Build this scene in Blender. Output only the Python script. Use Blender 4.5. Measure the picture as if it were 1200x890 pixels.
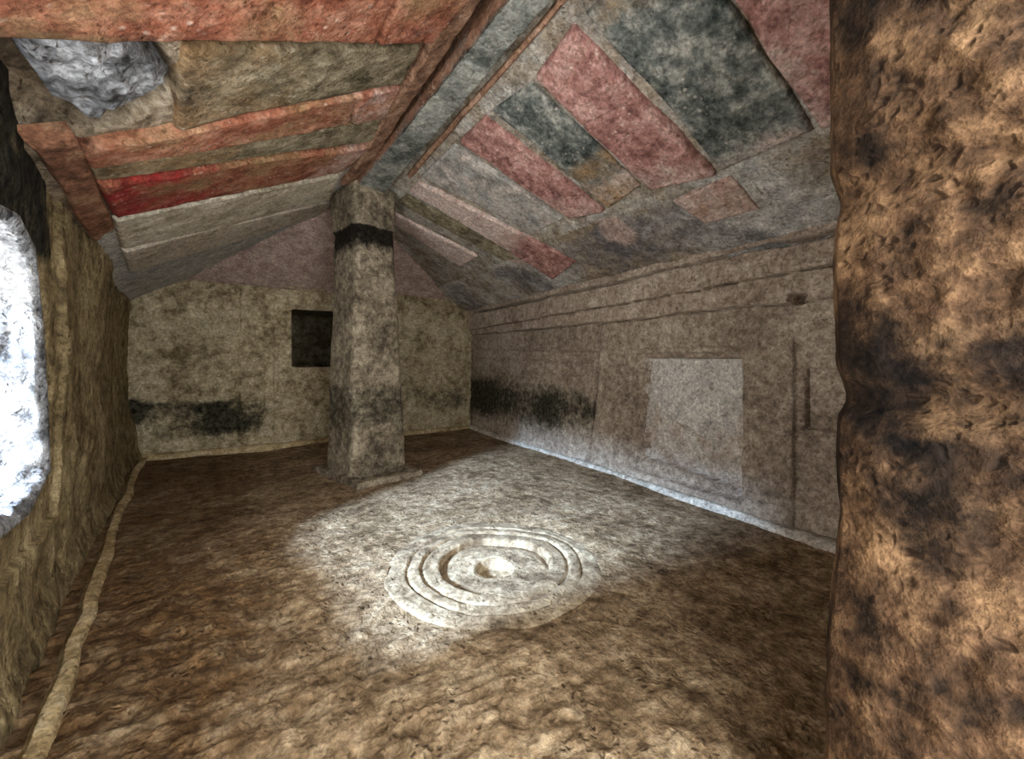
import bpy, math
import numpy as np
from mathutils import Vector

for o in list(bpy.data.objects):
    bpy.data.objects.remove(o, do_unlink=True)
scene = bpy.context.scene
COL = scene.collection

# ------------------------------------------------------------------ camera
FPX, HORIZON, YAW = 500.0, 418.0, math.radians(31.2)
EYE = np.array([0.0, 0.0, 1.0])
cam_data = bpy.data.cameras.new('camera')
cam_data.sensor_fit = 'HORIZONTAL'
cam_data.sensor_width = 36.0
cam_data.lens = 36.0 * FPX / 1200.0
cam_data.shift_y = -(445.0 - HORIZON) / 1200.0
cam_data.clip_start = 0.02
cam = bpy.data.objects.new('camera', cam_data)
cam.location = EYE
cam.rotation_euler = (math.pi / 2, 0, -YAW)
COL.objects.link(cam)
scene.camera = cam

# ------------------------------------------------------------------ light
world = bpy.data.worlds.new('daylight'); scene.world = world
world.use_nodes = True
bg = world.node_tree.nodes['Background']
bg.inputs['Color'].default_value = (0.96, 0.98, 1.0, 1)
bg.inputs['Strength'].default_value = 3.0

def lamp(name, kind, loc, energy, color, size=0.05, target=None, angle=None, blend=0.3):
    d = bpy.data.lights.new(name, kind)
    d.energy = energy; d.color = color
    if kind in ('POINT', 'SPOT'):
        d.shadow_soft_size = size
    if kind == 'SPOT':
        d.spot_size = math.radians(angle); d.spot_blend = blend
    if kind == 'AREA':
        d.size = size
    o = bpy.data.objects.new(name, d)
    o.location = loc
    if target is not None:
        o.rotation_euler = (Vector(target) - Vector(loc)).to_track_quat('-Z', 'Y').to_euler()
    COL.objects.link(o)
    return o

# daylight falling through the broken opening in the left wall; the sky reaches in through the entrance behind the camera
lamp('opening_left_offscreen', 'SPOT', (-3.60, 0.42, 2.18), 2000, (0.48, 0.68, 1.0), 0.26, (-0.50, 1.26, 1.05), 36, 0.2)

vs = scene.view_settings
vs.view_transform = 'Standard'; vs.look = 'None'; vs.gamma = 1.0
vs.use_curve_mapping = False
vs.exposure = 1.75

# ------------------------------------------------------------------ helpers
RGT = np.array([math.cos(YAW), -math.sin(YAW), 0.0])
FWD = np.array([math.sin(YAW), math.cos(YAW), 0.0])

def on_plane(px, py, p, n):
    """the point of a plane seen at a photo pixel"""
    d = (px - 600) / FPX * RGT + FWD + np.array([0, 0, (HORIZON - py) / FPX])
    p = np.asarray(p, float); n = np.asarray(n, float)
    return EYE + d * np.dot(p - EYE, n) / np.dot(d, n)

def lattice(ix, iy, iz, seed):
    h = (ix * 374761393 + iy * 668265263 + iz * 2147483647 + seed * 974711) & 0xFFFFFFFF
    h = ((h ^ (h >> 13)) * 1274126177) & 0xFFFFFFFF
    h = ((h ^ (h >> 16)) * 2246822519) & 0xFFFFFFFF
    return ((h ^ (h >> 15)) & 0xFFFFFF) / float(0xFFFFFF)

def vnoise(p, seed=0):
    p = np.asarray(p, float)
    f = np.floor(p); t = p - f; t = t * t * (3 - 2 * t)
    i = f.astype(np.int64) + 4096
    r = 0
    for a in (0, 1):
        wx = t[:, 0] if a else 1 - t[:, 0]
        for b in (0, 1):
            wy = t[:, 1] if b else 1 - t[:, 1]
            for c in (0, 1):
                wz = t[:, 2] if c else 1 - t[:, 2]
                r = r + wx * wy * wz * lattice(i[:, 0] + a, i[:, 1] + b, i[:, 2] + c, seed)
    return r

def fbm(p, scale, octaves=4, seed=0, gain=0.5):
    """fractal noise, about -1 .. 1"""
    p = np.asarray(p, float) * scale
    s = 0; amp = 1.0; tot = 0
    for k in range(octaves):
        s = s + amp * (vnoise(p, seed + 17 * k) * 2 - 1); tot += amp
        p = p * 2.03 + 5.7; amp *= gain
    return s / tot * 1.6

def ridged(p, scale, octaves=3, seed=0):
    p = np.asarray(p, float) * scale
    s = 0; amp = 1.0; tot = 0
    for k in range(octaves):
        s = s + amp * (1 - np.abs(vnoise(p, seed + 31 * k) * 2 - 1)); tot += amp
        p = p * 2.1 + 3.1; amp *= 0.5
    return s / tot

def sstep(a, b, x):
    t = np.clip((x - a) / (b - a), 0, 1)
    return t * t * (3 - 2 * t)

def seg_dist(x, y, pts, closed=False):
    d = np.full(x.shape, 1e9)
    n = len(pts)
    for k in range(n if closed else n - 1):
        ax, ay = pts[k][:2]; bx, by = pts[(k + 1) % n][:2]
        dx, dy = bx - ax, by - ay
        t = np.clip(((x - ax) * dx + (y - ay) * dy) / (dx * dx + dy * dy + 1e-12), 0, 1)
        d = np.minimum(d, np.hypot(x - ax - t * dx, y - ay - t * dy))
    return d

def inside(x, y, pts):
    r = np.zeros(x.shape, bool)
    n = len(pts)
    for k in range(n):
        ax, ay = pts[k][:2]; bx, by = pts[(k + 1) % n][:2]
        c = ((ay > y) != (by > y))
        xx = ax + (y - ay) * (bx - ax) / ((by - ay) if abs(by - ay) > 1e-12 else 1e-12)
        r ^= c & (x < xx)
    return r

def signed(x, y, pts):
    d = seg_dist(x, y, pts, True)
    return np.where(inside(x, y, pts), d, -d)

def box2(x, y, x0, x1, y0, y1):
    """signed distance to a rectangle, positive inside"""
    return np.minimum(np.minimum(x - x0, x1 - x), np.minimum(y - y0, y1 - y))

def mesh_object(name, verts, faces, mat, parent=None, attrs=None, smooth=True):
    verts = np.asarray(verts, np.float32); faces = np.asarray(faces, np.int32)
    me = bpy.data.meshes.new(name)
    k = faces.shape[1]
    me.vertices.add(len(verts)); me.vertices.foreach_set('co', verts.ravel())
    me.loops.add(faces.size); me.loops.foreach_set('vertex_index', faces.ravel())
    me.polygons.add(len(faces))
    me.polygons.foreach_set('loop_start', np.arange(0, faces.size, k, dtype=np.int32))
    me.polygons.foreach_set('use_smooth', np.full(len(faces), smooth, bool))
    me.update(calc_edges=True); me.validate()
    for a, val in (attrs or {}).items():
        at = me.attributes.new(a, 'FLOAT', 'POINT')
        at.data.foreach_set('value', np.asarray(val, np.float32))
    me.materials.append(mat)
    o = bpy.data.objects.new(name, me)
    COL.objects.link(o)
    if parent is not None:
        o.parent = parent
        o.matrix_parent_inverse = parent.matrix_basis.inverted()
    return o

def sub_mesh(name, verts, faces, sel, mat, parent=None, attrs=None):
    f = faces[sel]
    used, inv = np.unique(f, return_inverse=True)
    return mesh_object(name, verts[used], inv.reshape(f.shape), mat, parent,
                       {k: np.asarray(v)[used] for k, v in (attrs or {}).items()})

def tag(o, label, cat=None, kind=None, group=None):
    o['label'] = label
    if cat: o['category'] = cat
    if kind: o['kind'] = kind
    if group: o['group'] = group
    return o

def empty(name, loc):
    o = bpy.data.objects.new(name, None)
    o.location = loc; o.empty_display_size = 0.1
    COL.objects.link(o)
    return o

def grid(nu, nv, flip=False):
    i, j = np.meshgrid(np.arange(nu - 1), np.arange(nv - 1), indexing='ij')
    a = (i * nv + j).ravel()
    f = np.stack([a, a + nv, a + nv + 1, a + 1], 1)
    return f[:, ::-1].copy() if flip else f

# ------------------------------------------------------------------ materials
def srgb(r, g, b):
    return tuple(((c / 255) / 12.92 if c / 255 <= 0.04045 else ((c / 255 + 0.055) / 1.055) ** 2.4) for c in (r, g, b)) + (1,)

def stone(name, dark, mid, light, coarse=3.0, fine=26.0, bump=0.6, layers=(), speck=0.0, rough=0.92, pits=0.5, lo=0.39, hi=0.61):
    """dark/mid/light: sRGB colours; layers: (attribute, colour A, colour B, noise scale)"""
    m = bpy.data.materials.new(name); m.use_nodes = True
    nt = m.node_tree; N = nt.nodes; L = nt.links
    bsdf = N['Principled BSDF']; bsdf.inputs['Roughness'].default_value = rough
    bsdf.inputs['Specular IOR Level'].default_value = 0.15
    tc = N.new('ShaderNodeTexCoord')
    def noise(scale, detail=6, rgh=0.6):
        n = N.new('ShaderNodeTexNoise'); n.inputs['Scale'].default_value = scale
        n.inputs['Detail'].default_value = detail; n.inputs['Roughness'].default_value = rgh
        L.new(tc.outputs['Object'], n.inputs['Vector']); return n.outputs['Fac']
    def math_(op, a, b):
        n = N.new('ShaderNodeMath'); n.operation = op
        for i, s in enumerate((a, b)):
            if isinstance(s, (int, float)): n.inputs[i].default_value = s
            else: L.new(s, n.inputs[i])
        return n.outputs[0]
    def ramp(fac, stops):
        r = N.new('ShaderNodeValToRGB'); e = r.color_ramp.elements
        while len(e) < len(stops): e.new(0.5)
        for k, (p, c) in enumerate(stops):
            e[k].position = p; e[k].color = c
        L.new(fac, r.inputs['Fac']); return r.outputs['Color']
    def mix(fac, a, b, mode='MIX'):
        n = N.new('ShaderNodeMix'); n.data_type = 'RGBA'; n.blend_type = mode
        for i, s in ((0, fac), (6, a), (7, b)):
            if isinstance(s, (int, float)): n.inputs[i].default_value = s
            elif isinstance(s, tuple): n.inputs[i].default_value = s
            else: L.new(s, n.inputs[i])
        return n.outputs[2]
    fine = fine * 0.62
    nc = noise(coarse, 4); nf = noise(fine, 5, 0.62); ng = noise(fine * 3.2, 3, 0.6)
    # pitted, crumbly surface: cells of an uneven Voronoi pattern, present in patches
    wob = N.new('ShaderNodeTexNoise'); wob.inputs['Scale'].default_value = 18; wob.inputs['Detail'].default_value = 2
    L.new(tc.outputs['Object'], wob.inputs['Vector'])
    vm = N.new('ShaderNodeVectorMath'); vm.operation = 'MULTIPLY_ADD'; vm.inputs[1].default_value = (0.05, 0.05, 0.05)
    L.new(wob.outputs['Color'], vm.inputs[0]); L.new(tc.outputs['Object'], vm.inputs[2])
    vp = N.new('ShaderNodeTexVoronoi'); vp.inputs['Scale'].default_value = 38; L.new(vm.outputs[0], vp.inputs['Vector'])
    pit = N.new('ShaderNodeMapRange'); pit.interpolation_type = 'SMOOTHSTEP'
    pit.inputs['From Min'].default_value = 0.12; pit.inputs['From Max'].default_value = 0.42
    pit.inputs['To Min'].default_value = 1.0; pit.inputs['To Max'].default_value = 0.0
    L.new(vp.outputs['Distance'], pit.inputs['Value'])
    gate = N.new('ShaderNodeMapRange'); gate.inputs['From Min'].default_value = 0.46; gate.inputs['From Max'].default_value = 0.62
    L.new(noise(7, 4, 0.65), gate.inputs['Value'])
    pitf = math_('MULTIPLY', pit.outputs[0], gate.outputs[0])
    f = math_('ADD', math_('MULTIPLY', nc, 0.45), math_('MULTIPLY', nf, 0.55))
    col = ramp(f, [(lo, srgb(*dark)), (0.5, srgb(*mid)), (hi, srgb(*light))])
    for at, ca, cb, sc in layers:
        a = N.new('ShaderNodeAttribute'); a.attribute_name = at
        ln = noise(sc, 7, 0.7)
        lc = ramp(ln, [(0.38, srgb(*ca)), (0.62, srgb(*cb))])
        # ragged edge: attribute plus noise, thresholded softly
        e = math_('ADD', a.outputs['Fac'], math_('MULTIPLY', math_('SUBTRACT', noise(sc * 0.6, 8, 0.72), 0.5), 1.6))
        mr = N.new('ShaderNodeMapRange'); mr.interpolation_type = 'SMOOTHSTEP'
        mr.inputs['From Min'].default_value = 0.16; mr.inputs['From Max'].default_value = 0.86
        L.new(e, mr.inputs['Value'])
        fac = math_('MULTIPLY', mr.outputs[0], math_('MINIMUM', math_('MULTIPLY', a.outputs['Fac'], 4.0), 1.0))
        col = mix(fac, col, lc)
    if speck > 0:
        v = N.new('ShaderNodeTexVoronoi'); v.inputs['Scale'].default_value = 30
        L.new(tc.outputs['Object'], v.inputs['Vector'])
        s = ramp(v.outputs['Distance'], [(0.14, (1, 1, 1, 1)), (0.30, (0, 0, 0, 1))])
        sel = ramp(noise(9, 3), [(0.5, (0, 0, 0, 1)), (0.62, (1, 1, 1, 1))])
        col = mix(math_('MULTIPLY', math_('MULTIPLY', s, sel), speck), col, srgb(232, 218, 200))
    # mineral grain
    g = ramp(ng, [(0.34, (0.55, 0.53, 0.5, 1)), (0.5, (1, 1, 1, 1)), (0.7, (1.25, 1.25, 1.25, 1))])
    col = mix(pits, col, g, 'MULTIPLY')
    col = mix(math_('MULTIPLY', pitf, pits * 0.75), col, (0.30, 0.27, 0.23, 1), 'MULTIPLY')
    # crystal grains: every grain a little lighter or darker than its neighbours
    gsum = None
    for sc, wt in ((60, 0.55), (135, 0.45)):
        vg = N.new('ShaderNodeTexVoronoi'); vg.inputs['Scale'].default_value = sc
        L.new(vm.outputs[0], vg.inputs['Vector'])
        sx = N.new('ShaderNodeSeparateColor'); L.new(vg.outputs['Color'], sx.inputs[0])
        term = math_('MULTIPLY', sx.outputs[0], wt)
        gsum = term if gsum is None else math_('ADD', gsum, term)
    gr = ramp(gsum, [(0.12, (0.42, 0.40, 0.37, 1)), (0.5, (0.98, 0.98, 0.98, 1)), (0.9, (1.45, 1.45, 1.45, 1))])
    col = mix(0.62, col, gr, 'MULTIPLY')
    L.new(col, bsdf.inputs['Base Color'])
    hgt = math_('SUBTRACT', math_('ADD', math_('MULTIPLY', nf, 0.75), math_('MULTIPLY', gsum, 0.16)), math_('MULTIPLY', pitf, 0.28))
    b = N.new('ShaderNodeBump'); b.inputs['Strength'].default_value = bump; b.inputs['Distance'].default_value = 0.038
    L.new(hgt, b.inputs['Height']); L.new(b.outputs[0], bsdf.inputs['Normal'])
    return m

LICHEN = ('stain', (24, 24, 18), (84, 80, 62), 26)
M = {}
M['floor'] = stone('rock_floor', (104, 84, 60), (152, 128, 98), (188, 166, 134), 2.6, 24, 0.9,
                   [('earth', (78, 56, 34), (132, 102, 68), 14)], pits=0.7)
M['hearth'] = stone('hearth_stone', (116, 98, 76), (160, 140, 112), (188, 170, 140), 4, 24, 0.5, pits=0.5)
M['right'] = stone('right_wall_rock', (112, 98, 84), (164, 148, 130), (204, 190, 170), 2.2, 28, 0.5,
                   [LICHEN, ('pale', (204, 196, 182), (232, 222, 206), 18)], lo=0.34, hi=0.66)
M['plaster'] = stone('door_plaster', (186, 180, 172), (214, 208, 198), (228, 222, 214), 5, 26, 0.5,
                     [('brown', (140, 112, 88), (176, 150, 122), 14)])
M['mould'] = stone('moulding_rock', (124, 106, 92), (174, 156, 138), (206, 192, 174), 2.4, 28, 0.5,
                   [LICHEN], lo=0.34, hi=0.66)
M['back'] = stone('back_wall_rock', (126, 110, 82), (182, 166, 132), (212, 198, 166), 2.6, 22, 0.6,
                  [LICHEN])
M['left'] = stone('left_wall_rock', (98, 84, 58), (148, 130, 94), (186, 168, 128), 2.4, 22, 0.7,
                  [('soot_dark', (16, 15, 13), (62, 60, 50), 20), LICHEN])
M['pillar'] = stone('pillar_rock', (86, 76, 62), (134, 122, 102), (176, 162, 138), 3.0, 26, 0.6,
                    [('soot_dark', (14, 12, 10), (44, 38, 30), 30), LICHEN])
M['raw_rock'] = stone('raw_grey_rock', (70, 70, 70), (146, 147, 148), (200, 201, 202), 5, 24, 1.0,
                      [('soot_dark', (14, 14, 14), (56, 56, 54), 22)])
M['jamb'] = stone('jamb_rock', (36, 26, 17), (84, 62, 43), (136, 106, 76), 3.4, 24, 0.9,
                  [('soot_dark', (8, 6, 5), (36, 26, 18), 16)], pits=0.6, lo=0.40, hi=0.62)
M['ceil'] = stone('ceiling_rock', (96, 84, 68), (142, 126, 104), (176, 162, 140), 3, 24, 0.7,
                  [('chalk', (176, 174, 168), (222, 218, 208), 11), ('grey_band', (84, 80, 80), (134, 128, 126), 14),
                   ('pink', (170, 142, 130), (206, 182, 168), 10)])
RL = [('crimson', (126, 22, 28), (168, 56, 54), 14), ('soot_dark', (18, 14, 10), (66, 52, 36), 22), ('chalk', (196, 172, 158), (224, 206, 194), 14),
      ('ochre', (140, 108, 74), (172, 142, 104), 10)]
M['red'] = stone('red_ochre_paint', (120, 82, 76), (170, 124, 114), (204, 166, 154), 3.5, 24, 0.55, RL, speck=0.5)
M['red_l'] = stone('orange_red_paint', (114, 66, 48), (160, 100, 76), (192, 140, 114), 3.0, 22, 0.6, RL, speck=0.45)
M['dark'] = stone('dark_grey_paint', (58, 64, 60), (112, 116, 110), (174, 172, 160), 4, 24, 0.6, RL, speck=0.5)
M['olive'] = stone('olive_grey_paint', (80, 72, 54), (134, 122, 97), (170, 158, 132), 4, 20, 0.65, RL, speck=0.35)
M['grey'] = stone('grey_paint', (112, 112, 106), (158, 156, 148), (190, 186, 178), 4, 22, 0.55, RL, speck=0.3)
M['pinkish'] = stone('faded_pink_paint', (146, 112, 100), (186, 150, 136), (206, 178, 162), 4, 22, 0.55, RL, speck=0.3)
M['cream'] = stone('bare_cream_rock', (170, 156, 130), (212, 200, 176), (228, 218, 198), 3, 22, 0.5, RL)
M['beam'] = stone('beam_rock', (84, 88, 82), (138, 140, 132), (178, 176, 164), 3.5, 20, 0.6,
                  [('edge', (120, 84, 62), (156, 116, 92), 12)], speck=0.4)
M['border'] = stone('brown_red_border', (108, 80, 62), (152, 116, 92), (184, 150, 126), 4, 22, 0.55, RL, speck=0.3)
M['plate'] = stone('ochre_plate_rock', (98, 66, 48), (140, 98, 74), (168, 132, 102), 4, 22, 0.6, RL)
M['kerb'] = stone('kerb_rock', (150, 126, 86), (196, 172, 128), (216, 198, 160), 4, 24, 0.6)
M['kerb_r'] = stone('pale_lit_kerb_rock', (160, 150, 134), (202, 194, 178), (222, 214, 200), 4, 24, 0.55)  # paler than the other kerbs, partly from light put into the colour
M['cell'] = stone('cell_rock', (126, 110, 82), (182, 166, 132), (212, 198, 166), 3, 20, 0.6)

# ------------------------------------------------------------------ floor
def gp(px, py):
    return on_plane(px, py, (0, 0, 0), (0, 0, 1))
HEARTH = gp(580, 661)
smooth_poly = [gp(*q) for q in ((655, 528), (490, 572), (405, 632), (400, 690), (500, 782), (660, 800), (780, 760), (900, 800), (1100, 800), (1090, 640), (690, 540))]
green_poly = [gp(*q) for q in ((640, 800), (760, 690), (1080, 690), (1250, 884), (760, 980))]
xs = np.linspace(-1.3, 2.8, 440); ys = np.concatenate([np.linspace(-0.6, 2.6, 420), np.linspace(2.608, 5.6, 260)])
X, Y = np.meshgrid(xs, ys, indexing='ij')
P = np.stack([X.ravel(), Y.ravel(), np.zeros(X.size)], 1)
x, y = P[:, 0], P[:, 1]
pale = sstep(-0.30, 0.22, signed(x, y, smooth_poly) + 0.05 * fbm(P, 5, 3, 3))
green = sstep(-0.16, 0.2, signed(x, y, green_poly) + 0.08 * fbm(P, 5, 3, 4)) * (1 - 0.5 * pale)
rough = 1 - 0.8 * pale - 0.35 * green
near = sstep(3.4, 1.6, np.hypot(x, y))
z = 0.018 * fbm(P, 1.1, 2, 1) + rough * (0.005 + 0.013 * near) * fbm(P, 9, 4, 2) + rough * 0.030 * near * (ridged(P * [1, 1.6, 1], 13, 3, 5) - 0.62)
z += pale * 0.004 * fbm(P, 12, 3, 8) + green * 0.006 * fbm(P, 16, 3, 9)
rh = np.hypot(x - HEARTH[0], y - HEARTH[1])
z = np.where(rh < 0.62, z * sstep(0.46, 0.62, rh), z)
z = np.where(rh < 0.49, -0.14, z)
P[:, 2] = z
earth = np.clip(0.62 * sstep(0.55, -0.25, x + 0.22 * fbm(P, 1.6, 3, 21)) + 0.18 * fbm(P, 2.4, 3, 22), 0, 0.75)
floor = mesh_object('floor', P, grid(len(xs), len(ys)), M['floor'], None, {'earth': earth})
tag(floor, 'rough rock floor with brown earth, worn smoother around the carved hearth', 'floor', 'structure')

# hearth: concentric rings cut into the floor
hearth = empty('carved_hearth', (HEARTH[0], HEARTH[1], 0))
tag(hearth, 'pale round hearth of concentric rings carved into the rock floor', 'hearth')
def ring(name, profile, seed, label=None):
    """profile: list of (radius, height), outermost first"""
    na = 150
    pr = []
    for (r0, h0), (r1, h1) in zip(profile[:-1], profile[1:]):
        n = max(2, int(math.hypot(r1 - r0, h1 - h0) / 0.006))
        for k in range(n):
            t = k / n; pr.append((r0 + (r1 - r0) * t, h0 + (h1 - h0) * t))
    pr.append(profile[-1])
    pr = np.array(pr); th = np.linspace(0, 2 * math.pi, na, endpoint=False)
    Rr, T = np.meshgrid(pr[:, 0], th, indexing='ij'); H = np.repeat(pr[:, 1][:, None], na, 1)
    V = np.stack([Rr * np.cos(T), Rr * np.sin(T), H], 2).reshape(-1, 3)
    wob = 1 + 0.035 * fbm(np.stack([np.cos(T).ravel() * 0.5, np.sin(T).ravel() * 0.5, Rr.ravel()], 1), 2.4, 3, 77)
    V[:, 0] *= wob; V[:, 1] *= wob
    V[:, 2] += 0.004 * fbm(V, 14, 3, seed + 3) + 0.007 * fbm(V, 4, 2, 90)
    i, j = np.meshgrid(np.arange(len(pr) - 1), np.arange(na), indexing='ij')
    a = i * na + j; b = i * na + (j + 1) % na
    F = np.stack([a.ravel(), (a + na).ravel(), (b + na).ravel(), b.ravel()], 1)[:, ::-1]
    V += [HEARTH[0], HEARTH[1], 0]
    o = mesh_object(name, V, F, M['hearth'], hearth)
    if label: o['label'] = label
ring('outer_ring', [(0.54, -0.03), (0.515, 0.002), (0.49, 0.008), (0.43, 0.009), (0.418, 0.000)], 1)
ring('middle_ring', [(0.418, 0.000), (0.405, 0.008), (0.365, 0.009), (0.352, -0.004)], 2)
ring('inner_ring', [(0.352, -0.004), (0.338, 0.006), (0.280, 0.008), (0.268, 0.002), (0.262, -0.030)], 3)
ring('basin', [(0.262, -0.030), (0.23, -0.020), (0.105, -0.014), (0.096, -0.018)], 4)
ring('cup_mark', [(0.096, -0.018), (0.086, -0.066), (0.05, -0.074), (0.002, -0.076)], 5, 'small round hollow sunk in the centre of the hearth')

# ------------------------------------------------------------------ right wall
WX = 2.60
def rw(px, py):
    q = on_plane(px, py, (WX, 0, 0), (1, 0, 0)); return (q[1], q[2])
ss = np.concatenate([np.arange(0.30, 3.2, 0.0078), np.arange(3.2, 5.56, 0.011)]); zz = np.arange(-0.06, 1.84, 0.0082)
S, Z = np.meshgrid(ss, zz, indexing='ij'); s, z = S.ravel(), Z.ravel()
P = np.stack([np.full(s.size, WX), s, z], 1)
jit = 0.014 * fbm(P, 7, 3, 11); sj, zj = s + jit, z + 0.012 * fbm(P, 6, 3, 12)
crack1 = [rw(*q) for q in ((560, 367), (604, 358), (721, 333), (882, 294), (1025, 266), (1250, 205))]
crack2 = [rw(*q) for q in ((560, 386), (585, 381), (776, 349), (924, 321), (1025, 303), (1250, 262))]
crack3 = [rw(*q) for q in ((560, 392), (587, 390), (703, 379), (868, 360), (924, 356), (1025, 344), (1250, 322))]
vcrack = [rw(*q) for q in ((703, 379), (700, 420), (696, 466), (689, 542))]
def zline(pts):
    q = sorted(pts); return np.interp(s, [a[0] for a in q], [a[1] for a in q])
z1, z2, z3 = zline(crack1), zline(crack2), zline(crack3)
h = 0.012 * fbm(P, 1.3, 3, 13) + 0.006 * fbm(P, 8, 4, 14)
top = zj > z2; mid = (zj > z3) & ~top
h = h + np.where(top, 0.055, np.where(mid, 0.028, 0.0))
far = s > np.interp(z, [0, 1.3], [2.96, 2.80])
h += np.where(far & (zj < z3), 0.012 + 0.01 * fbm(P * [1, 0.5, 5], 3, 3, 15), 0)
for pts, w, dp in ((crack1, 0.022, 0.11), (crack2, 0.010, 0.035), (crack3, 0.013, 0.06), (vcrack, 0.025, 0.11)):
    d = seg_dist(sj, zj, pts); ww = w * (0.8 + 0.5 * fbm(P, 4, 2, 16))
    h -= dp * sstep(1.0, 0.25, d / np.maximum(ww, 0.004))
for (a, b, dp) in (((548, 409), (700, 412), .010), ((560, 420), (697, 425), .012), ((600, 437), (690, 440), .010), ((560, 432), (640, 446), .008), ((640, 430), (692, 470), .006)):
    h -= 1.8 * dp * sstep(0.016, 0.004, seg_dist(sj, zj, [rw(*a), rw(*b)]))
# false door with stepped frame
s0, s1, zb, zt = 1.535, 2.49, 0.085, 1.065
e1 = box2(sj * 0.5 + s * 0.5, zj * 0.5 + z * 0.5, s0, s1, zb, zt)
d1 = box2(s, z, s0, s1, zb, zt)
sj2, zj2 = s + 0.4 * jit, z + 0.3 * (zj - z)
e2 = box2(sj2, zj2, s0, s1 - 0.075, 0.09, zt - 0.04)
sill = np.interp(s, [s0, s0 + 0.12, s1], [0.07, 0.15, 0.21])
e3 = np.minimum(box2(sj2, zj2, s0, s1 - 0.135, -1, zt - 0.075), zj2 - sill)
h -= 0.030 * sstep(-0.004, 0.006, e1)
h -= 0.032 * sstep(-0.004, 0.006, e2)
h -= 0.075 * sstep(-0.004, 0.006, e3)
patch_poly = [rw(*q) for q in ((752, 418), (860, 420), (862, 470), (846, 505), (830, 500), (808, 514), (790, 500), (765, 490), (754, 470))]
pk = sstep(-0.012, 0.012, signed(s + 1.5 * jit, zj, patch_poly)) * (e3 > 0.006)
h += pk * (0.016 + 0.006 * fbm(P, 9, 3, 19))
h -= 0.018 * sstep(0.02, 0.006, seg_dist(s + jit, zj, [rw(*q) for q in ((806, 514), (822, 498), (846, 482))]))
h -= 0.04 * sstep(0.016, 0.006, np.hypot(s - rw(821, 456)[0], (z - rw(821, 456)[1]) * 0.7))
# second false door at the entrance end
g1 = box2(sj2, zj2, 0.0, 1.235, -1, 1.085)
g2 = box2(sj2, zj2, 0.62, 1.185, 0.60, 0.935)
h -= 0.024 * sstep(-0.004, 0.006, g1)
h += 0.012 * sstep(0.02, 0.006, np.abs(sj2 - 1.25)) * (z < 1.25)
h -= 0.045 * sstep(-0.004, 0.006, g2)
g2d = box2(s, z, 0.62, 1.185, 0.60, 0.935)
hp = rw(935, 350)
hd = np.hypot((s - hp[0]) / 0.058, (z - hp[1]) / 0.036) + 0.2 * fbm(P, 30, 2, 20)
h -= 0.16 * sstep(1.0, 0.75, hd)
# foot of the wall swells out
h += 0.02 * sstep(0.10, 0.0, z)
P[:, 0] = WX - h
lic_poly = [rw(*q) for q in ((552, 452), (600, 458), (680, 470), (684, 492), (640, 490), (590, 484), (552, 474))]
stain = (0.84 + 0.30 * fbm(P, 2.5, 2, 29)) * sstep(-0.30, 0.12, signed(s, z, lic_poly) + 0.05 * fbm(P, 4, 3, 23)) * (s > 2.9)
stain += 0.35 * sstep(0.5, 0.0, np.abs(z - 0.52) / 0.3) * sstep(2.75, 2.95, s) * sstep(3.1, 2.95, s)
attrs = {'stain': stain, 'pale': 0.5 * pk}
F = grid(len(ss), len(zz), flip=True)
def fm(v):
    return np.asarray(v)[F].mean(1)
fs, fz = fm(s), fm(z)
fd1, fd2, fe2, fe3, fg1, fg2, fpk = fm(d1), fm(e2), fm(e2), fm(e3), fm(g1), fm(g2d), fm(pk)
in_d1 = (fd1 > 0) & (fz < fm(z3))
in_d2 = (fg1 > 0) & (fz < 1.1) & (fs > 0.6)
f_top = fm(top) > 0.5; f_mid = (fm(mid) > 0.5)
wall_right = sub_mesh('wall_right', P, F, ~in_d1 & ~in_d2 & ~f_top & ~f_mid, M['right'], None, attrs)
tag(wall_right, 'long beige rock wall with two carved false doors and a black-stained far end', 'wall', 'structure')
o = sub_mesh('moulding', P, F, f_top, M['mould'], wall_right, attrs)
o = sub_mesh('moulding', P, F, f_mid & ~f_top, M['mould'], wall_right, attrs)
door_1 = empty('door_1', (WX, 2.0, zb))
tag(door_1, 'carved false door with a stepped frame and a broken plaster panel', 'false door', 'structure')
sub_mesh('outer_frame', P, F, in_d1 & (fe2 <= 0), M['right'], door_1, attrs)
sub_mesh('inner_frame', P, F, in_d1 & (fe2 > 0) & (fe3 <= 0), M['right'], door_1, attrs)
sub_mesh('panel', P, F, in_d1 & (fe3 > 0) & (fpk <= 0.5), M['plaster'], door_1, {'brown': np.full(s.size, 0.4)})
o = sub_mesh('plaster_patch', P, F, in_d1 & (fe3 > 0) & (fpk > 0.5), M['plaster'], door_1, {'brown': np.zeros(s.size)})
o['label'] = 'pale grey broken plaster left on the door panel'
door_2 = empty('door_2', (WX, 0.95, 0.0))
tag(door_2, 'shallow carved false door with a rectangular recess beside the dark entrance jamb', 'false door', 'structure')
sub_mesh('outer_frame', P, F, in_d2 & ~(fg2 > 0), M['right'], door_2, attrs)
sub_mesh('panel', P, F, in_d2 & (fg2 > 0), M['right'], door_2, attrs)

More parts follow.
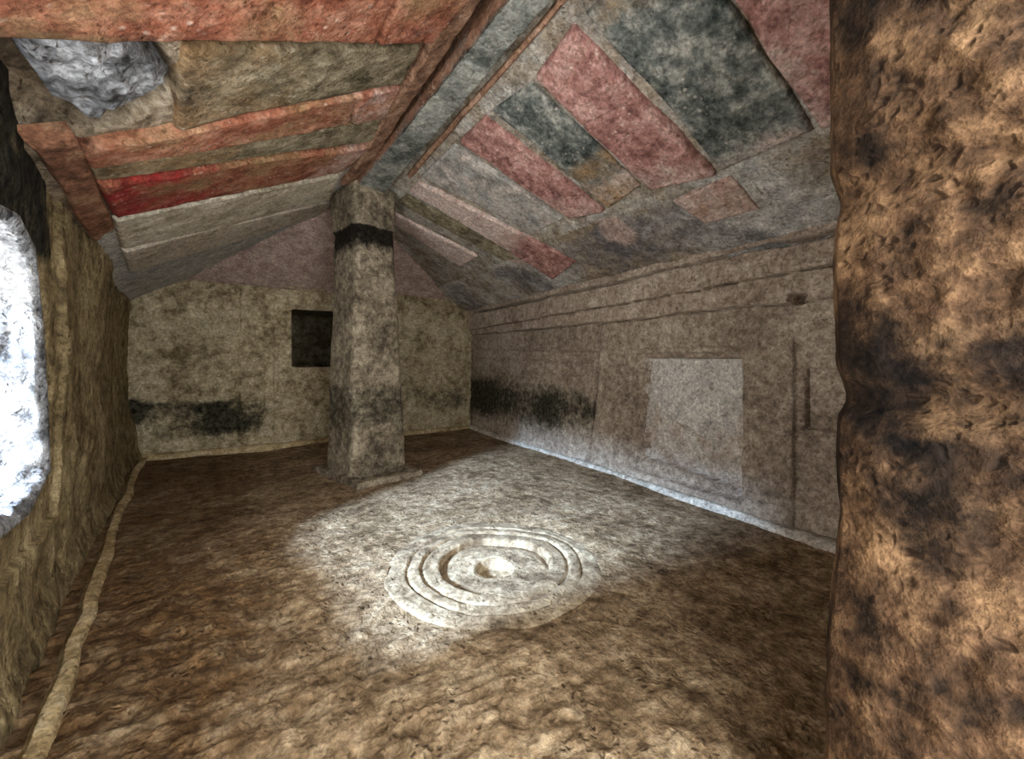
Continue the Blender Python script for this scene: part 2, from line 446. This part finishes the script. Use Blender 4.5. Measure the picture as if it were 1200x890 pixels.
# ------------------------------------------------------------------ back wall
WY = 5.38
def bw(px, py):
    q = on_plane(px, py, (0, WY, 0), (0, 1, 0)); return (q[0], q[2])
ss = np.arange(-1.25, 2.76, 0.0105); zz = np.arange(-0.06, 1.92, 0.0105)
S, Z = np.meshgrid(ss, zz, indexing='ij'); s, z = S.ravel(), Z.ravel()
P = np.stack([s, np.full(s.size, WY), z], 1)
sj, zj = s + 0.012 * fbm(P, 7, 3, 31), z + 0.012 * fbm(P, 6, 3, 32)
h = 0.022 * fbm(P, 1.2, 3, 33) + 0.010 * fbm(P * [1, 1, 1.6], 7, 4, 34)
W0, W1, V0, V1 = 0.37, 1.03, 0.87, 1.54
D0, D1, DT = -0.13, 1.53, 1.765
h -= 0.030 * sstep(0.020, 0.006, seg_dist(sj, zj, [(D0, 0.14), (D0 - 0.01, 1.0), (D0, DT)]))
h -= 0.030 * sstep(0.020, 0.006, seg_dist(sj, zj, [(D1, 0.14), (D1, 1.0), (D1, DT)]))
h -= 0.034 * sstep(0.020, 0.006, seg_dist(sj, zj, [(-1.3, 1.70), (-0.7, 1.79), (D0, 1.785), (0.7, 1.75), (D1, 1.74), (2.7, 1.66)]))
k1 = box2(sj, zj, D0, D1, -1, DT)
k2 = box2(0.6 * s + 0.4 * sj, 0.6 * z + 0.4 * zj, 0.10, 1.30, -1, 1.695)
k3 = box2(0.6 * s + 0.4 * sj, 0.6 * z + 0.4 * zj, 0.19, 1.21, -1, 1.645)
h -= 0.02 * sstep(-0.004, 0.008, k2) + 0.02 * sstep(-0.004, 0.008, k3)
kw = box2(s, z, W0, W1, V0, V1)
h = np.where(kw > -0.012, -0.045, h)
P[:, 1] = WY - h
band = sstep(0.62, 0.52, z + 0.03 * fbm(P, 3, 2, 35)) * sstep(0.02, 0.36, z + 0.14 * fbm(P, 4, 3, 36))
band = band * np.clip(0.85 + 0.55 * fbm(P, 3.0, 3, 37), 0.2, 1.2)
stain = 0.72 * band * sstep(0.42, -0.3, s) + 0.16 * band * (s < 0.6) + 0.5 * band * sstep(1.45, 1.7, s)
stain += 0.5 * sstep(0.10, 0.0, np.hypot((s + 0.99) * 0.8, (z - 0.5) * 0.5))  # small darker spot beside the left corner
attrs = {'stain': stain}
F = grid(len(ss), len(zz))
fk1, fk3, fkw = fm(k1), fm(k3), fm(kw)
hole = fkw > 0
wall_back = sub_mesh('wall_back', P, F, ~hole & (fk1 <= 0), M['back'], None, attrs)
tag(wall_back, 'ochre rock wall with a dark lichen band behind the pillar', 'wall', 'structure')
door_3 = empty('door_3', (0.7, WY, 0))
tag(door_3, 'carved stepped door frame around the black square opening behind the pillar', 'false door', 'structure')
sub_mesh('outer_frame', P, F, ~hole & (fk1 > 0) & (fk3 <= 0), M['back'], door_3, attrs)
sub_mesh('panel', P, F, ~hole & (fk3 > 0), M['back'], door_3, attrs)
# the dark cell behind the square opening: a reveal widening into a chamber
V = []; 
for yy, gx, gz0, gz1 in ((WY + 0.03, 0, 0, 0), (WY + 0.22, 0.0, 0.0, 0.0), (WY + 0.24, 0.8, 0.80, 0.15), (WY + 2.8, 0.8, 0.80, 0.15)):
    V += [(W0 - 0.012 - gx, yy, V0 - 0.012 - gz0), (W1 + 0.012 + gx, yy, V0 - 0.012 - gz0), (W1 + 0.012 + gx, yy, V1 + 0.012 + gz1), (W0 - 0.012 - gx, yy, V1 + 0.012 + gz1)]
Fc = [(4 * r + k, 4 * r + (k + 1) % 4, 4 * r + 4 + (k + 1) % 4, 4 * r + 4 + k) for r in range(3) for k in range(4)] + [(12, 13, 14, 15)]
w1 = mesh_object('window_1', V, Fc, M['cell'], None, None, smooth=False)
tag(w1, 'black square opening into an unlit cell in the back wall', 'opening', 'structure')

# ------------------------------------------------------------------ left wall with the broken opening
LA = np.array([-1.02, 5.38, 0.0]); LB = np.array([-0.30, -0.62, 0.0])
LD = (LB - LA) / np.linalg.norm(LB - LA); LN = np.array([-LD[1], LD[0], 0.0])   # LN points into the room
if LN[0] < 0: LN = -LN
LL = np.linalg.norm(LB - LA)
def lw(px, py):
    q = on_plane(px, py, LA, LN); return (np.dot(q - LA, LD), q[2])
def lpos(a, b, hh=0.0):
    return LA + LD * a + LN * hh + np.array([0, 0, b])
edge = [lw(*q) for q in ((2, 258), (30, 266), (48, 300), (56, 380), (62, 470), (65, 545), (42, 590), (2, 616))]
lo_s = edge[0][0]
hole_poly = edge + [(lo_s + 0.20, 0.52), (lo_s + 0.50, 0.54), (lo_s + 0.60, 0.85), (lo_s + 0.80, 1.12), (lo_s + 0.80, 1.46), (lo_s + 0.42, 1.55), (lo_s + 0.12, 1.42)]  # unseen near side, shaped to let the daylight beam reach hearth and door
ss = np.arange(-0.1, LL, 0.0105); zz = np.arange(-0.06, 1.84, 0.0105)
S, Z = np.meshgrid(ss, zz, indexing='ij'); s, z = S.ravel(), Z.ravel()
P0 = LA + LD * s[:, None] + np.array([0, 0, 1.0]) * z[:, None]
h = 0.03 * fbm(P0, 1.1, 3, 41) + 0.010 * fbm(P0 * [1, 1, 0.7], 8, 4, 42)
sd = signed(s, z, hole_poly)
h -= 0.05 * sstep(-0.09, 0.0, sd + 0.02 * fbm(P0, 8, 2, 43))          # worn rim
s75 = lw(75, 400)[0]
h -= 0.022 * sstep(0.0, 0.03, s - s75 + 0.012 * fbm(P0, 5, 2, 44)) * (z > 0.35)   # vertical fold before the opening
h += 0.05 * sstep(0.16, 0.0, z) * 0.6
h += 0.05 * sstep(0.7, 0.2, s) * sstep(0.6, 0.2, z)
rimw = sstep(-0.14, -0.07, sd)
h = h * (1 - rimw) - 0.03 * rimw
P = P0 + LN * h[:, None]
soot_dark = 0.85 * sstep(0.0, 0.12, s - s75 - 0.02 + 0.08 * fbm(P0, 3, 3, 45)) * sstep(1.30, 1.42, z + 0.05 * fbm(P0, 4, 2, 46))  # dark ragged patch on the wall above the opening
stain = 0.6 * sstep(0.16, 0.04, np.abs(z - 0.50)) * sstep(1.0, 0.5, s) * 0
F = grid(len(ss), len(zz), flip=True)
hole = fm(sd) > -0.030
wall_left = sub_mesh('wall_left', P, F, ~hole, M['left'], None, {'soot_dark': soot_dark, 'stain': stain})
tag(wall_left, 'yellowish rock wall with a rough opening lit blue by daylight', 'wall', 'structure')
# rough reveal of the opening
def resample(poly, n):
    p = np.array(poly + [poly[0]]); dl = np.r_[0, np.cumsum(np.hypot(*np.diff(p, axis=0).T))]
    t = np.linspace(0, dl[-1], n, endpoint=False)
    return np.stack([np.interp(t, dl, p[:, 0]), np.interp(t, dl, p[:, 1])], 1)
rp = resample(hole_poly, 200); c0 = rp.mean(0)
V = []; nd = 40
for k in range(nd):
    t = k / (nd - 1)
    off = 0.055 - 0.035 * min(1.0, t / 0.12) + 0.12 * t * t
    for a, b in rp:
        dq = np.array([a, b]) - c0
        q = np.array([a, b]) + dq / np.linalg.norm(dq) * off
        V.append(lpos(q[0], q[1], -0.020 - 0.26 * max(0.0, t - 0.05)))
V = np.array(V)
ctr = np.array([lpos(c0[0], c0[1], -0.03 - 0.26 * k / (nd - 1)) for k in range(nd) for _ in rp])
dirv = V - ctr; dirv /= np.linalg.norm(dirv, axis=1)[:, None]
V -= dirv * (0.05 * (ridged(V, 6, 3, 47) - 0.45) + 0.02 * fbm(V, 16, 3, 48))[:, None] * np.repeat(np.clip(np.arange(nd) / 5, 0, 1), len(rp))[:, None]
n = len(rp); i, j = np.meshgrid(np.arange(nd - 1), np.arange(n), indexing='ij')
a = i * n + j; b = i * n + (j + 1) % n
F = np.stack([a.ravel(), b.ravel(), (b + n).ravel(), (a + n).ravel()], 1)
w2 = mesh_object('window_2', V, F, M['raw_rock'])
tag(w2, 'ragged opening of rough grey rock with bluish daylight in the left wall', 'opening', 'structure')

# ------------------------------------------------------------------ front wall: the dark jamb beside the camera
zz = np.arange(-0.06, 2.75, 0.008)
EDGE_V = 0.30
def edge_x(zv):
    """lateral position of the jamb edge at a height, from its silhouette"""
    q = EDGE_V / 0.42
    py = HORIZON - (zv - 1.0) * FPX / (q * 1.0)
    return np.interp(py, [-100, 0, 170, 205, 250, 300, 430, 468, 480, 500, 560, 640, 700, 760, 884], [1020, 1020, 1022, 1032, 1026, 1024, 1029, 1040, 1040, 1029, 1026, 1031, 1024, 1018, 1014])
rows = []
for zv in zz:
    px = edge_x(zv); t = (px - 600) / FPX
    d = t * RGT + FWD; e = d * (EDGE_V / d[1])
    ux = e[0]
    prof = [(ux + 0.14, -0.75), (ux + 0.10, -0.4), (ux + 0.045, -0.05), (ux + 0.02, 0.12), (ux + 0.004, 0.22), (ux, 0.30), (ux + 0.02, 0.36), (ux + 0.08, 0.39), (ux + 0.3, 0.40), (ux + 1.95, 0.42)]
    rows.append(prof)
rows = np.array(rows)
t0 = np.r_[0, np.cumsum(np.hypot(*np.diff(rows[0], axis=0).T))]
tt = np.unique(np.r_[np.arange(0, t0[6], 0.007), np.linspace(t0[6], t0[-1], 60)])
V = []
for k, zv in enumerate(zz):
    V.append(np.stack([np.interp(tt, t0, rows[k][:, 0]), np.interp(tt, t0, rows[k][:, 1]), np.full(len(tt), zv)], 1))
V = np.concatenate(V)
bumpy = (0.016 * (ridged(V, 11, 3, 51) - 0.5) + 0.012 * fbm(V, 20, 3, 52) + 0.012 * fbm(V, 3, 2, 53)) * (1 - 0.75 * sstep(0.17, 0.28, V[:, 1]))
V[:, 0] -= bumpy * 0.9; 
V[:, 1] += 0.3 * bumpy
soot_dark = 0.36 + 0.55 * fbm(V, 5, 3, 54)
F = grid(len(zz), len(tt), flip=True)
wf = mesh_object('wall_front', V, F, M['jamb'], None, {'soot_dark': np.clip(soot_dark, 0, 0.8)})
tag(wf, 'dark brown pitted rock jamb of the entrance', 'wall', 'structure')

# ------------------------------------------------------------------ ceiling
PL, NL = np.array([0.65, 3.6, 2.42]), np.cross([1.35, 0, 0.77], [-0.05, 1, 0])
PR, NR = np.array([1.10, 3.6, 2.40]), np.cross([1.45, 0, -0.75], [-0.03, 1, 0])
PH, NH = np.array([0.7, 5.38, 1.77]), np.cross([1, 0, 0], [0, -0.95, 0.66])
def unit(v): return v / np.linalg.norm(v)
NL, NR, NH = [-unit(n) if n[2] > 0 else unit(n) for n in (NL, NR, NH)]       # pointing down into the room
def zplane(p, n, x, y): return p[2] - (n[0] * (x - p[0]) + n[1] * (y - p[1])) / n[2]
xs = np.arange(-1.2, 2.85, 0.0115); ys = np.arange(-0.5, 5.6, 0.0125)
X, Y = np.meshgrid(xs, ys, indexing='ij'); x, y = X.ravel(), Y.ravel()
zl, zr, zh = zplane(PL, NL, x, y), zplane(PR, NR, x, y), zplane(PH, NH, x, y)
z = np.minimum(np.minimum(zl, zr), np.minimum(zh, 2.52))
P = np.stack([x, y, z], 1)
raw_poly = [on_plane(*q, PL, NL) for q in ((-60, 20), (60, 22), (170, 40), (212, 90), (190, 135), (110, 165), (60, 178), (-60, 170))]
rawd = signed(x, y, raw_poly)
sl = [on_plane(*q, PL, NL) for q in ((417, 212), (560, 0))]
slot_x = sl[0][0] + (sl[1][0] - sl[0][0]) * (y - sl[0][1]) / (sl[1][1] - sl[0][1])
lower = zr <= np.minimum(zl, zh)
up = 0.012 + 0.010 * fbm(P, 2, 3, 61) + 0.006 * fbm(P, 12, 3, 62)
up = up + np.where(lower & (x > 2.0), -0.006 + 0.012 * fbm(P, 5, 3, 63), 0.0)
up = up + np.where(zh <= np.minimum(zl, zr) + 0.02, 0.012 * fbm(P, 4, 3, 64), 0)
up = up + 0.16 * sstep(-0.02, 0.10, rawd + 0.03 * fbm(P, 6, 3, 65)) * (zl < zr)
up = up + 0.30 * ((x > slot_x + 0.005) & (x < slot_x + 0.24) & (y < 4.6))
P[:, 2] += up
hip = zh < np.minimum(zl, zr)
chalk = np.where(lower, np.where(x > 2.05, 0.45 + 0.45 * fbm(P, 1.6, 3, 66), 0.42), np.where(hip, 0.0, 0.8 * sstep(2.9, 3.2, y)))
grey_band = np.where(lower, 0.5 * sstep(2.0, 2.15, x) * (0.75 + 0.8 * fbm(P, 2.2, 3, 67)), 0)  # mottled greyer tone on the lower band of the right slope
pink = np.where(hip, 0.9, 0)
for q, rad_ in (((722, 272), 0.16), ((650, 300), 0.12), ((600, 300), 0.15)):
    c = on_plane(*q, PR, NR); pink = np.maximum(pink, np.where(lower, 0.75 * sstep(rad_ * 1.3, rad_ * 0.5, np.hypot(x - c[0], y - c[1])), 0))
ceiling = mesh_object('ceiling', P, grid(len(xs), len(ys), flip=True), M['ceil'], None,
                      {'chalk': np.clip(chalk, 0, 1), 'grey_band': np.clip(grey_band, 0, 1), 'pink': pink})
tag(ceiling, 'hipped rock ceiling carved as red and grey painted rafters', 'ceiling', 'structure')

def slab(name, quad, p, n, mat, thick=0.03, seed=0, cracks=(), label=None, attr=None, und=0.006, bow=0.0):
    """a carved rafter: a rounded raised slab on a ceiling plane.
    quad: photo pixels (ridge start, wall start, wall end, ridge end); cracks: positions 0..1 along its length"""
    q = [on_plane(*c, p, n) for c in quad]
    la = max(np.linalg.norm(q[1] - q[0]), np.linalg.norm(q[2] - q[3])); lb = max(np.linalg.norm(q[3] - q[0]), np.linalg.norm(q[2] - q[1]))
    na, nb = max(12, int(la / 0.011)), max(8, int(lb / 0.011))
    ta = np.r_[-0.001, np.linspace(0, 1, na), 1.001]; tb = np.r_[-0.001, np.linspace(0, 1, nb), 1.001]
    A, B = np.meshgrid(ta, tb, indexing='ij'); a, b = np.clip(A.ravel(), 0, 1), np.clip(B.ravel(), 0, 1)
    V = (q[0][None] * ((1 - a) * (1 - b))[:, None] + q[1][None] * (a * (1 - b))[:, None] + q[2][None] * (a * b)[:, None] + q[3][None] * ((1 - a) * b)[:, None])
    da = np.minimum(a, 1 - a) * la; db = np.minimum(b, 1 - b) * lb
    d = np.minimum(da, db)
    side = unit(q[3] - q[0])
    V = V + side[None] * (0.012 * fbm(V, 3.0, 2, 70 + seed))[:, None]
    hh = thick * np.sqrt(np.clip(1 - (1 - np.clip(d / 0.016, 0, 1)) ** 2, 0, 1))
    hh = hh + und * fbm(V, 3, 3, 71 + seed) + 0.004 * fbm(V, 15, 3, 72 + seed)
    for cpos in cracks:
        dd = np.abs(a - cpos + 0.015 * fbm(V, 6, 2, 73 + seed) + 0.06 * (b - 0.5)) * la
        hh = hh - 0.014 * sstep(0.014, 0.003, dd)
    rim = (np.abs(A.ravel() - a) > 0) | (np.abs(B.ravel() - b) > 0)
    hh = np.where(rim, -0.05, hh)
    V = V + n[None] * hh[:, None]
    at = {k: f(a, b, V) for k, f in (attr or {}).items()}
    o = mesh_object(name, V, grid(len(ta), len(tb)), mat, ceiling, at)
    if label: o['label'] = label
    return o

# --- left slope, from the entrance to the back (ridge start, wall start, wall end, ridge end)
LS = [
    ('red_l', ((640, -130), (-150, -160), (-40, 27), (505, 43)), 0.034, (0.26,), 'orange-red painted rafter above the raw rock patch', {'soot_dark': lambda a, b, V: 0.7 * sstep(0.78, 1.0, b) * sstep(0.6, 0.9, a), 'chalk': lambda a, b, V: 0.25 * sstep(0.3, 0, a)}),
    ('olive', ((492, 51), (215, 52), (205, 147), (470, 93)), 0.018, (), None, {'ochre': lambda a, b, V: 0.45 * sstep(0.3, 0.8, a), 'soot_dark': lambda a, b, V: 0.6 * sstep(0.8, 1, a)}),
    ('red_l', ((468, 97), (88, 170), (100, 190), (448, 134)), 0.030, (0.18,), None, {'chalk': lambda a, b, V: 0.40 * sstep(0.45, 0.1, a), 'soot_dark': lambda a, b, V: 0.4 * sstep(0.85, 1, a)}),
    ('olive', ((446, 138), (102, 194), (108, 207), (436, 163)), 0.016, (), None, {'ochre': lambda a, b, V: 0.5 * sstep(0.3, 0.7, a)}),
    ('red_l', ((432, 168), (110, 210), (131, 250), (402, 197)), 0.030, (0.14,), 'red painted rafter with a vivid crimson patch at its wall end', {'crimson': lambda a, b, V: 0.62 * sstep(0.45, 0.85, a + 0.05 * fbm(V, 4, 2, 5)), 'chalk': lambda a, b, V: 0.5 * sstep(0.35, 0.1, a)}),
    ('cream', ((398, 203), (133, 256), (142, 290), (386, 232)), 0.020, (), 'bare cream rafter next to the crimson one', {'ochre': lambda a, b, V: 0.2 * sstep(0.6, 1, b)}),
    ('cream', ((385, 236), (143, 293), (152, 318), (384, 250)), 0.012, (), 'last bare cream rafter along the hip', {'chalk': lambda a, b, V: 0.3 + 0 * a}),
]
for k, (m, quad, th, ck, lab, at) in enumerate(LS):
    if m == 'red_l':
        at = dict(at, ochre=lambda a, b, V: np.clip(0.30 + 0.45 * fbm(V, 3.5, 3, 57), 0, 0.7))
    slab('rafter', quad, PL, NL, M[m], th, k * 3, ck, lab, at)
# --- right slope
RS = [
    ('red', ((1010, -342), (1150, 79), (962, 150), (792, -104)), 0.030, (), 'faded red painted rafter beside the entrance jamb', {'chalk': lambda a, b, V: 0.35 + 0.3 * fbm(V, 3, 2, 9), 'crimson': lambda a, b, V: 0 * a}),
    ('dark', ((786, -98), (956, 151), (848, 199), (686, 16)), 0.016, (), 'widest dark grey-green painted panel between two red rafters', {'ochre': lambda a, b, V: 0.45 * sstep(0.25, 0.02, a), 'chalk': lambda a, b, V: 0.55 * sstep(0.8, 1.0, a)}),
    ('red', ((672, 28), (842, 202), (764, 220), (628, 88)), 0.034, (0.42,), 'red painted rafter split by a cross crack', {'chalk': lambda a, b, V: 0.45 * sstep(0.55, 1.0, a)}),
    ('dark', ((622, 96), (752, 217), (714, 243), (578, 128)), 0.014, (), 'short dark painted panel with white specks', {'chalk': lambda a, b, V: 0.6 * sstep(0.6, 0.95, a), 'ochre': lambda a, b, V: 0.5 * sstep(0.45, 0.7, a)}),
    ('red', ((570, 134), (708, 247), (668, 254), (540, 163)), 0.032, (0.30,), None, {'chalk': lambda a, b, V: 0.40 * sstep(0.4, 1.0, a)}),
    ('grey', ((533, 168), (660, 256), (626, 272), (494, 206)), 0.014, (), None, {'chalk': lambda a, b, V: 0.35 + 0 * a}),
    ('red', ((490, 212), (676, 306), (650, 326), (480, 222)), 0.022, (0.35, 0.78), 'long narrow red rafter faded to pink near the pillar', {'chalk': lambda a, b, V: 0.75 * sstep(0.85, 0.5, a)}),
    ('olive', ((476, 228), (612, 304), (585, 302), (466, 236)), 0.014, (), None, {'chalk': lambda a, b, V: 0.3 * a}),
    ('pinkish', ((463, 250), (560, 300), (540, 312), (462, 262)), 0.018, (), 'pale pink bare rafter at the hip right of the pillar', {'chalk': lambda a, b, V: 0.7 + 0 * a}),
    # remains of the lower row, below the break
    ('pinkish', ((858, 205), (890, 246), (826, 262), (788, 236)), 0.012, (), 'beige rafter end below the break', {'ochre': lambda a, b, V: 0.3 + 0 * a, 'chalk': lambda a, b, V: 0.5 + 0 * a}),
]
for k, (m, quad, th, ck, lab, at) in enumerate(RS):
    slab('rafter', quad, PR, NR, M[m], th * (1.0 if k < 9 else 0.5), 40 + k * 3, ck, lab, at)
# thin carved border strips along both sides of the beam, and the wall plate on the left
slab('border_strip', ((668, -2), (482, 208), (476, 204), (656, -2)), PR, NR, M['border'], 0.022, 91)
slab('border_strip', ((596, -60), (416, 212), (400, 214), (566, -60)), PL, NL, M['border'], 0.030, 93)
slab('wall_plate', ((88, 160), (137, 262), (112, 280), (30, 166)), PL, NL, M['plate'], 0.020, 95, (), 'reddish wall plate above the left wall')

# raw broken rock showing where the ceiling has fallen
q = [on_plane(*c, PL, NL) for c in ((22, 40), (80, 28), (135, 38), (185, 66), (209, 92), (180, 120), (115, 143), (70, 128), (38, 84))]
poly = [(a[0], a[1]) for a in q]
cx, cy = np.mean(poly, axis=0)
rp = resample(poly, 160); V = []; T = np.linspace(0, 1, 60)
for t in T:
    for a, b in rp:
        xx, yy = cx + (a - cx) * t, cy + (b - cy) * t
        V.append((xx, yy, zplane(PL, NL, xx, yy)))
V = np.array(V); tr = np.repeat(T, len(rp))
bulge = 0.05 * np.sqrt(np.clip(1 - tr ** 2.2, 0, 1)) - 0.05 + 0.045 * (ridged(V * [1, 1, 1], 7, 3, 81) - 0.5) + 0.02 * fbm(V, 16, 3, 82)
bulge = np.where(tr > 0.97, -0.14, bulge)
V += NL[None] * bulge[:, None]
n = len(rp); i, j = np.meshgrid(np.arange(len(T) - 1), np.arange(n), indexing='ij')
a = i * n + j; b = i * n + (j + 1) % n
F = np.stack([a.ravel(), b.ravel(), (b + n).ravel(), (a + n).ravel()], 1)
o = mesh_object('raw_rock_patch', V, F, M['raw_rock'], ceiling, {'soot_dark': np.clip(0.42 * fbm(V, 5, 3, 83), 0, 0.8)})
o['label'] = 'rough pale grey rock showing where the painted ceiling has fallen'

# ridge beam resting on the pillar
bz = 2.38
bl = [on_plane(*c, (0, 0, bz), (0, 0, 1)) for c in ((425, 210), (593, 0))]
br = [on_plane(*c, (0, 0, bz), (0, 0, 1)) for c in ((461, 215), (648, 0))]
def line_at(p, yv):
    t = (yv - p[0][1]) / (p[1][1] - p[0][1]); return p[0][0] + (p[1][0] - p[0][0]) * t
yy = np.arange(-0.5, 4.75, 0.014)
V = []
for yv in yy:
    x0, x1 = line_at(bl, yv), line_at(br, yv)
    pts = [(x0 + 0.01, bz + 0.40), (x0 + 0.004, bz + 0.07), (x0, bz + 0.02), (x0 + 0.012, bz)] + [(x0 + (x1 - x0) * t, bz) for t in np.linspace(0.06, 0.95, 24)] + [(x1 - 0.006, bz + 0.002), (x1, bz + 0.012), (x1 + 0.002, bz + 0.06), (x1, bz + 0.14)]
    V += [(a, yv, b) for a, b in pts]
V = np.array(V); npf = len(pts)
V[:, 2] -= 0.006 * fbm(V, 4, 3, 85) + 0.004 * fbm(V, 14, 3, 86)
V[:, 0] += 0.008 * fbm(V, 3, 3, 87)
w = np.tile(np.linspace(0, 1, npf), len(yy))
o = mesh_object('ridge_beam', V, grid(len(yy), npf), M['beam'], ceiling,
                {'edge': 0.8 * sstep(0.14, 0.06, w)})
o['label'] = 'long grey ridge beam running from the entrance to the pillar'

# ------------------------------------------------------------------ pillar
def px_of(p): return 600 + FPX * np.dot(RGT, p) / np.dot(FWD, p)
def solve_x(start, direction, px):
    lo, hi = 0.0, 1.5
    sgn = np.sign(px_of(start + direction * hi) - px_of(start))
    for _ in range(50):
        m_ = (lo + hi) / 2
        if (px_of(start + direction * m_) - px) * sgn < 0: lo = m_
        else: hi = m_
    return start + direction * lo
B0 = gp(412, 567); C0 = gp(478, 550); A0 = gp(380, 553)
def foot(bx, cx_, ax, B):
    dBC, dBA = unit(C0 - B0), unit(A0 - B0)
    # left face turned a little more square than it looks at the floor
    C = solve_x(B, dBC, cx_); A = solve_x(B, dBA, ax)
    return A, B, C, A + C - B
levels = [(-0.05, 411, 479, 379, B0 + [0.00, 0.0, 0]), (0.0, 412, 478, 380, B0 + 0.0), (0.5, 413, 474, 384, B0 + [0.01, 0.01, 0]), (1.2, 415, 469, 387, B0 + [0.025, 0.02, 0]),
          (2.0, 418, 462, 390, B0 + [0.045, 0.03, 0]), (2.06, 418, 461, 389, B0 + [0.045, 0.03, 0]), (2.08, 417, 463, 387, B0 + [0.04, 0.02, 0]), (2.42, 417, 465, 385, B0 + [0.04, 0.02, 0])]
lz = [l[0] for l in levels]; lf = np.array([foot(*l[1:]) for l in levels])       # level, corner, xyz
zz = np.arange(-0.05, 2.42, 0.010); ncs = 26
V = []
for zv in zz:
    cs = np.array([[np.interp(zv, lz, lf[:, c, k]) for k in range(2)] for c in range(4)])
    for c in range(4):
        p0, p1 = cs[c], cs[(c + 1) % 4]
        for k in range(ncs):
            t = k / ncs
            V.append(((p0 + (p1 - p0) * t)[0], (p0 + (p1 - p0) * t)[1], zv))
V = np.array(V)
ctr = np.array([np.mean(lf[1][:, 0]), np.mean(lf[1][:, 1]), 0])
rad = V - ctr; rad[:, 2] = 0; rr = np.linalg.norm(rad, axis=1)[:, None]; rad /= rr
tcorner = np.tile(np.abs((np.arange(ncs) / ncs + 0.5) % 1 - 0.5), 4 * len(zz)) * 0.5
V -= rad * (0.016 * sstep(0.05, 0.0, tcorner))[:, None]
V += rad * (0.010 * fbm(V, 2.0, 3, 101) + 0.007 * fbm(V, 11, 4, 102))[:, None]
ring_n = 4 * ncs
i, j = np.meshgrid(np.arange(len(zz) - 1), np.arange(ring_n), indexing='ij')
a = i * ring_n + j; b = i * ring_n + (j + 1) % ring_n
F = np.stack([a.ravel(), b.ravel(), (b + ring_n).ravel(), (a + ring_n).ravel()], 1)
soot_dark = 0.95 * sstep(2.09, 2.06, V[:, 2]) * sstep(1.80, 2.0, V[:, 2] + 0.05 * fbm(V, 4, 2, 103))
st = 0.55 * sstep(0.30, 0.50, V[:, 2]) * sstep(0.85, 0.68, V[:, 2])
at = {'soot_dark': soot_dark, 'stain': st}
pillar = empty('pillar', (ctr[0], ctr[1], 0))
tag(pillar, 'tapering square rock pillar with a black band near its top', 'pillar')
fz = V[F].mean(1)[:, 2]
sub_mesh('shaft', V, F, fz < 2.075, M['pillar'], pillar, at)
sub_mesh('capital', V, F, fz >= 2.075, M['pillar'], pillar, at)
# plinth
pc = [gp(367, 551) , gp(420, 573), gp(496, 556)]
pc.append(pc[0] + pc[2] - pc[1]); pc = np.array(pc)[:, :2]
V = []
for zv, ins in ((-0.05, 0.0), (0.022, 0.0), (0.034, 0.004), (0.038, 0.014), (0.038, 0.12)):
    for c in range(4):
        p0, p1 = pc[c], pc[(c + 1) % 4]
        for k in range(ncs):
            q = p0 + (p1 - p0) * k / ncs; cc = pc.mean(0); dv = cc - q
            q = q + dv / np.linalg.norm(dv) * ins
            V.append((q[0], q[1], zv))
V = np.array(V); V += 0.010 * np.stack([fbm(V, 6, 3, 104), fbm(V, 6, 3, 105), 0.5 * fbm(V, 8, 3, 106)], 1)
i, j = np.meshgrid(np.arange(4), np.arange(ring_n), indexing='ij')
a = i * ring_n + j; b = i * ring_n + (j + 1) % ring_n
F = np.stack([a.ravel(), b.ravel(), (b + ring_n).ravel(), (a + ring_n).ravel()], 1)
mesh_object('plinth', V, F, M['pillar'], pillar, {'soot_dark': np.zeros(len(V)), 'stain': np.zeros(len(V))})

# ------------------------------------------------------------------ kerbs along the feet of the walls
def kerb(name, p0, p1, inward, width, height, mat, label, seed, back=0.0):
    p0, p1, inward = np.array(p0, float), np.array(p1, float), unit(np.array(inward, float))
    ln = np.linalg.norm(p1 - p0); n = int(ln / 0.012)
    prof = [(back, -0.04), (back, 0.6), (back + 0.02, 0.95)] + [(back + width * t, 1.0) for t in np.linspace(0.2, 0.7, 6)] + [(back + width * 0.85, 0.9), (back + width * 0.96, 0.55), (back + width, -0.04 / height - 0.3)]
    V = []
    for k in range(n + 1):
        q = p0 + (p1 - p0) * k / n
        for a, b in prof: V.append(q + inward * a + np.array([0, 0, b * height]))
    V = np.array(V)
    V += inward[None] * (0.016 * fbm(V, 2.5, 3, seed))[:, None]
    V[:, 2] += 0.012 * fbm(V, 4, 3, seed + 1)
    o = mesh_object(name, V, grid(n + 1, len(prof)), mat)
    return tag(o, label, 'kerb', 'structure')
kl0, kl1 = gp(160, 541), gp(22, 884); dl = kl1 - kl0
kerb('baseboard_left', kl0 - dl * 0.02, kl0 + dl * 1.5, (-dl[1], dl[0], 0) if -dl[1] > 0 else (dl[1], -dl[0], 0), 0.055, 0.030, M['kerb'], 'low yellowish rock kerb along the left wall with a groove behind it', 111)
kerb('baseboard_right', (WX + 0.02, 5.36, 0), (WX + 0.02, 0.45, 0), (-1, 0, 0), 0.085, 0.045, M['kerb_r'], 'low rock kerb along the wall with false doors, its paleness partly painted light', 121)
kerb('baseboard_back', (-0.98, WY + 0.03, 0), (2.58, WY + 0.03, 0), (0, -1, 0), 0.09, 0.045, M['kerb'], 'low rock kerb along the foot of the back wall', 131)
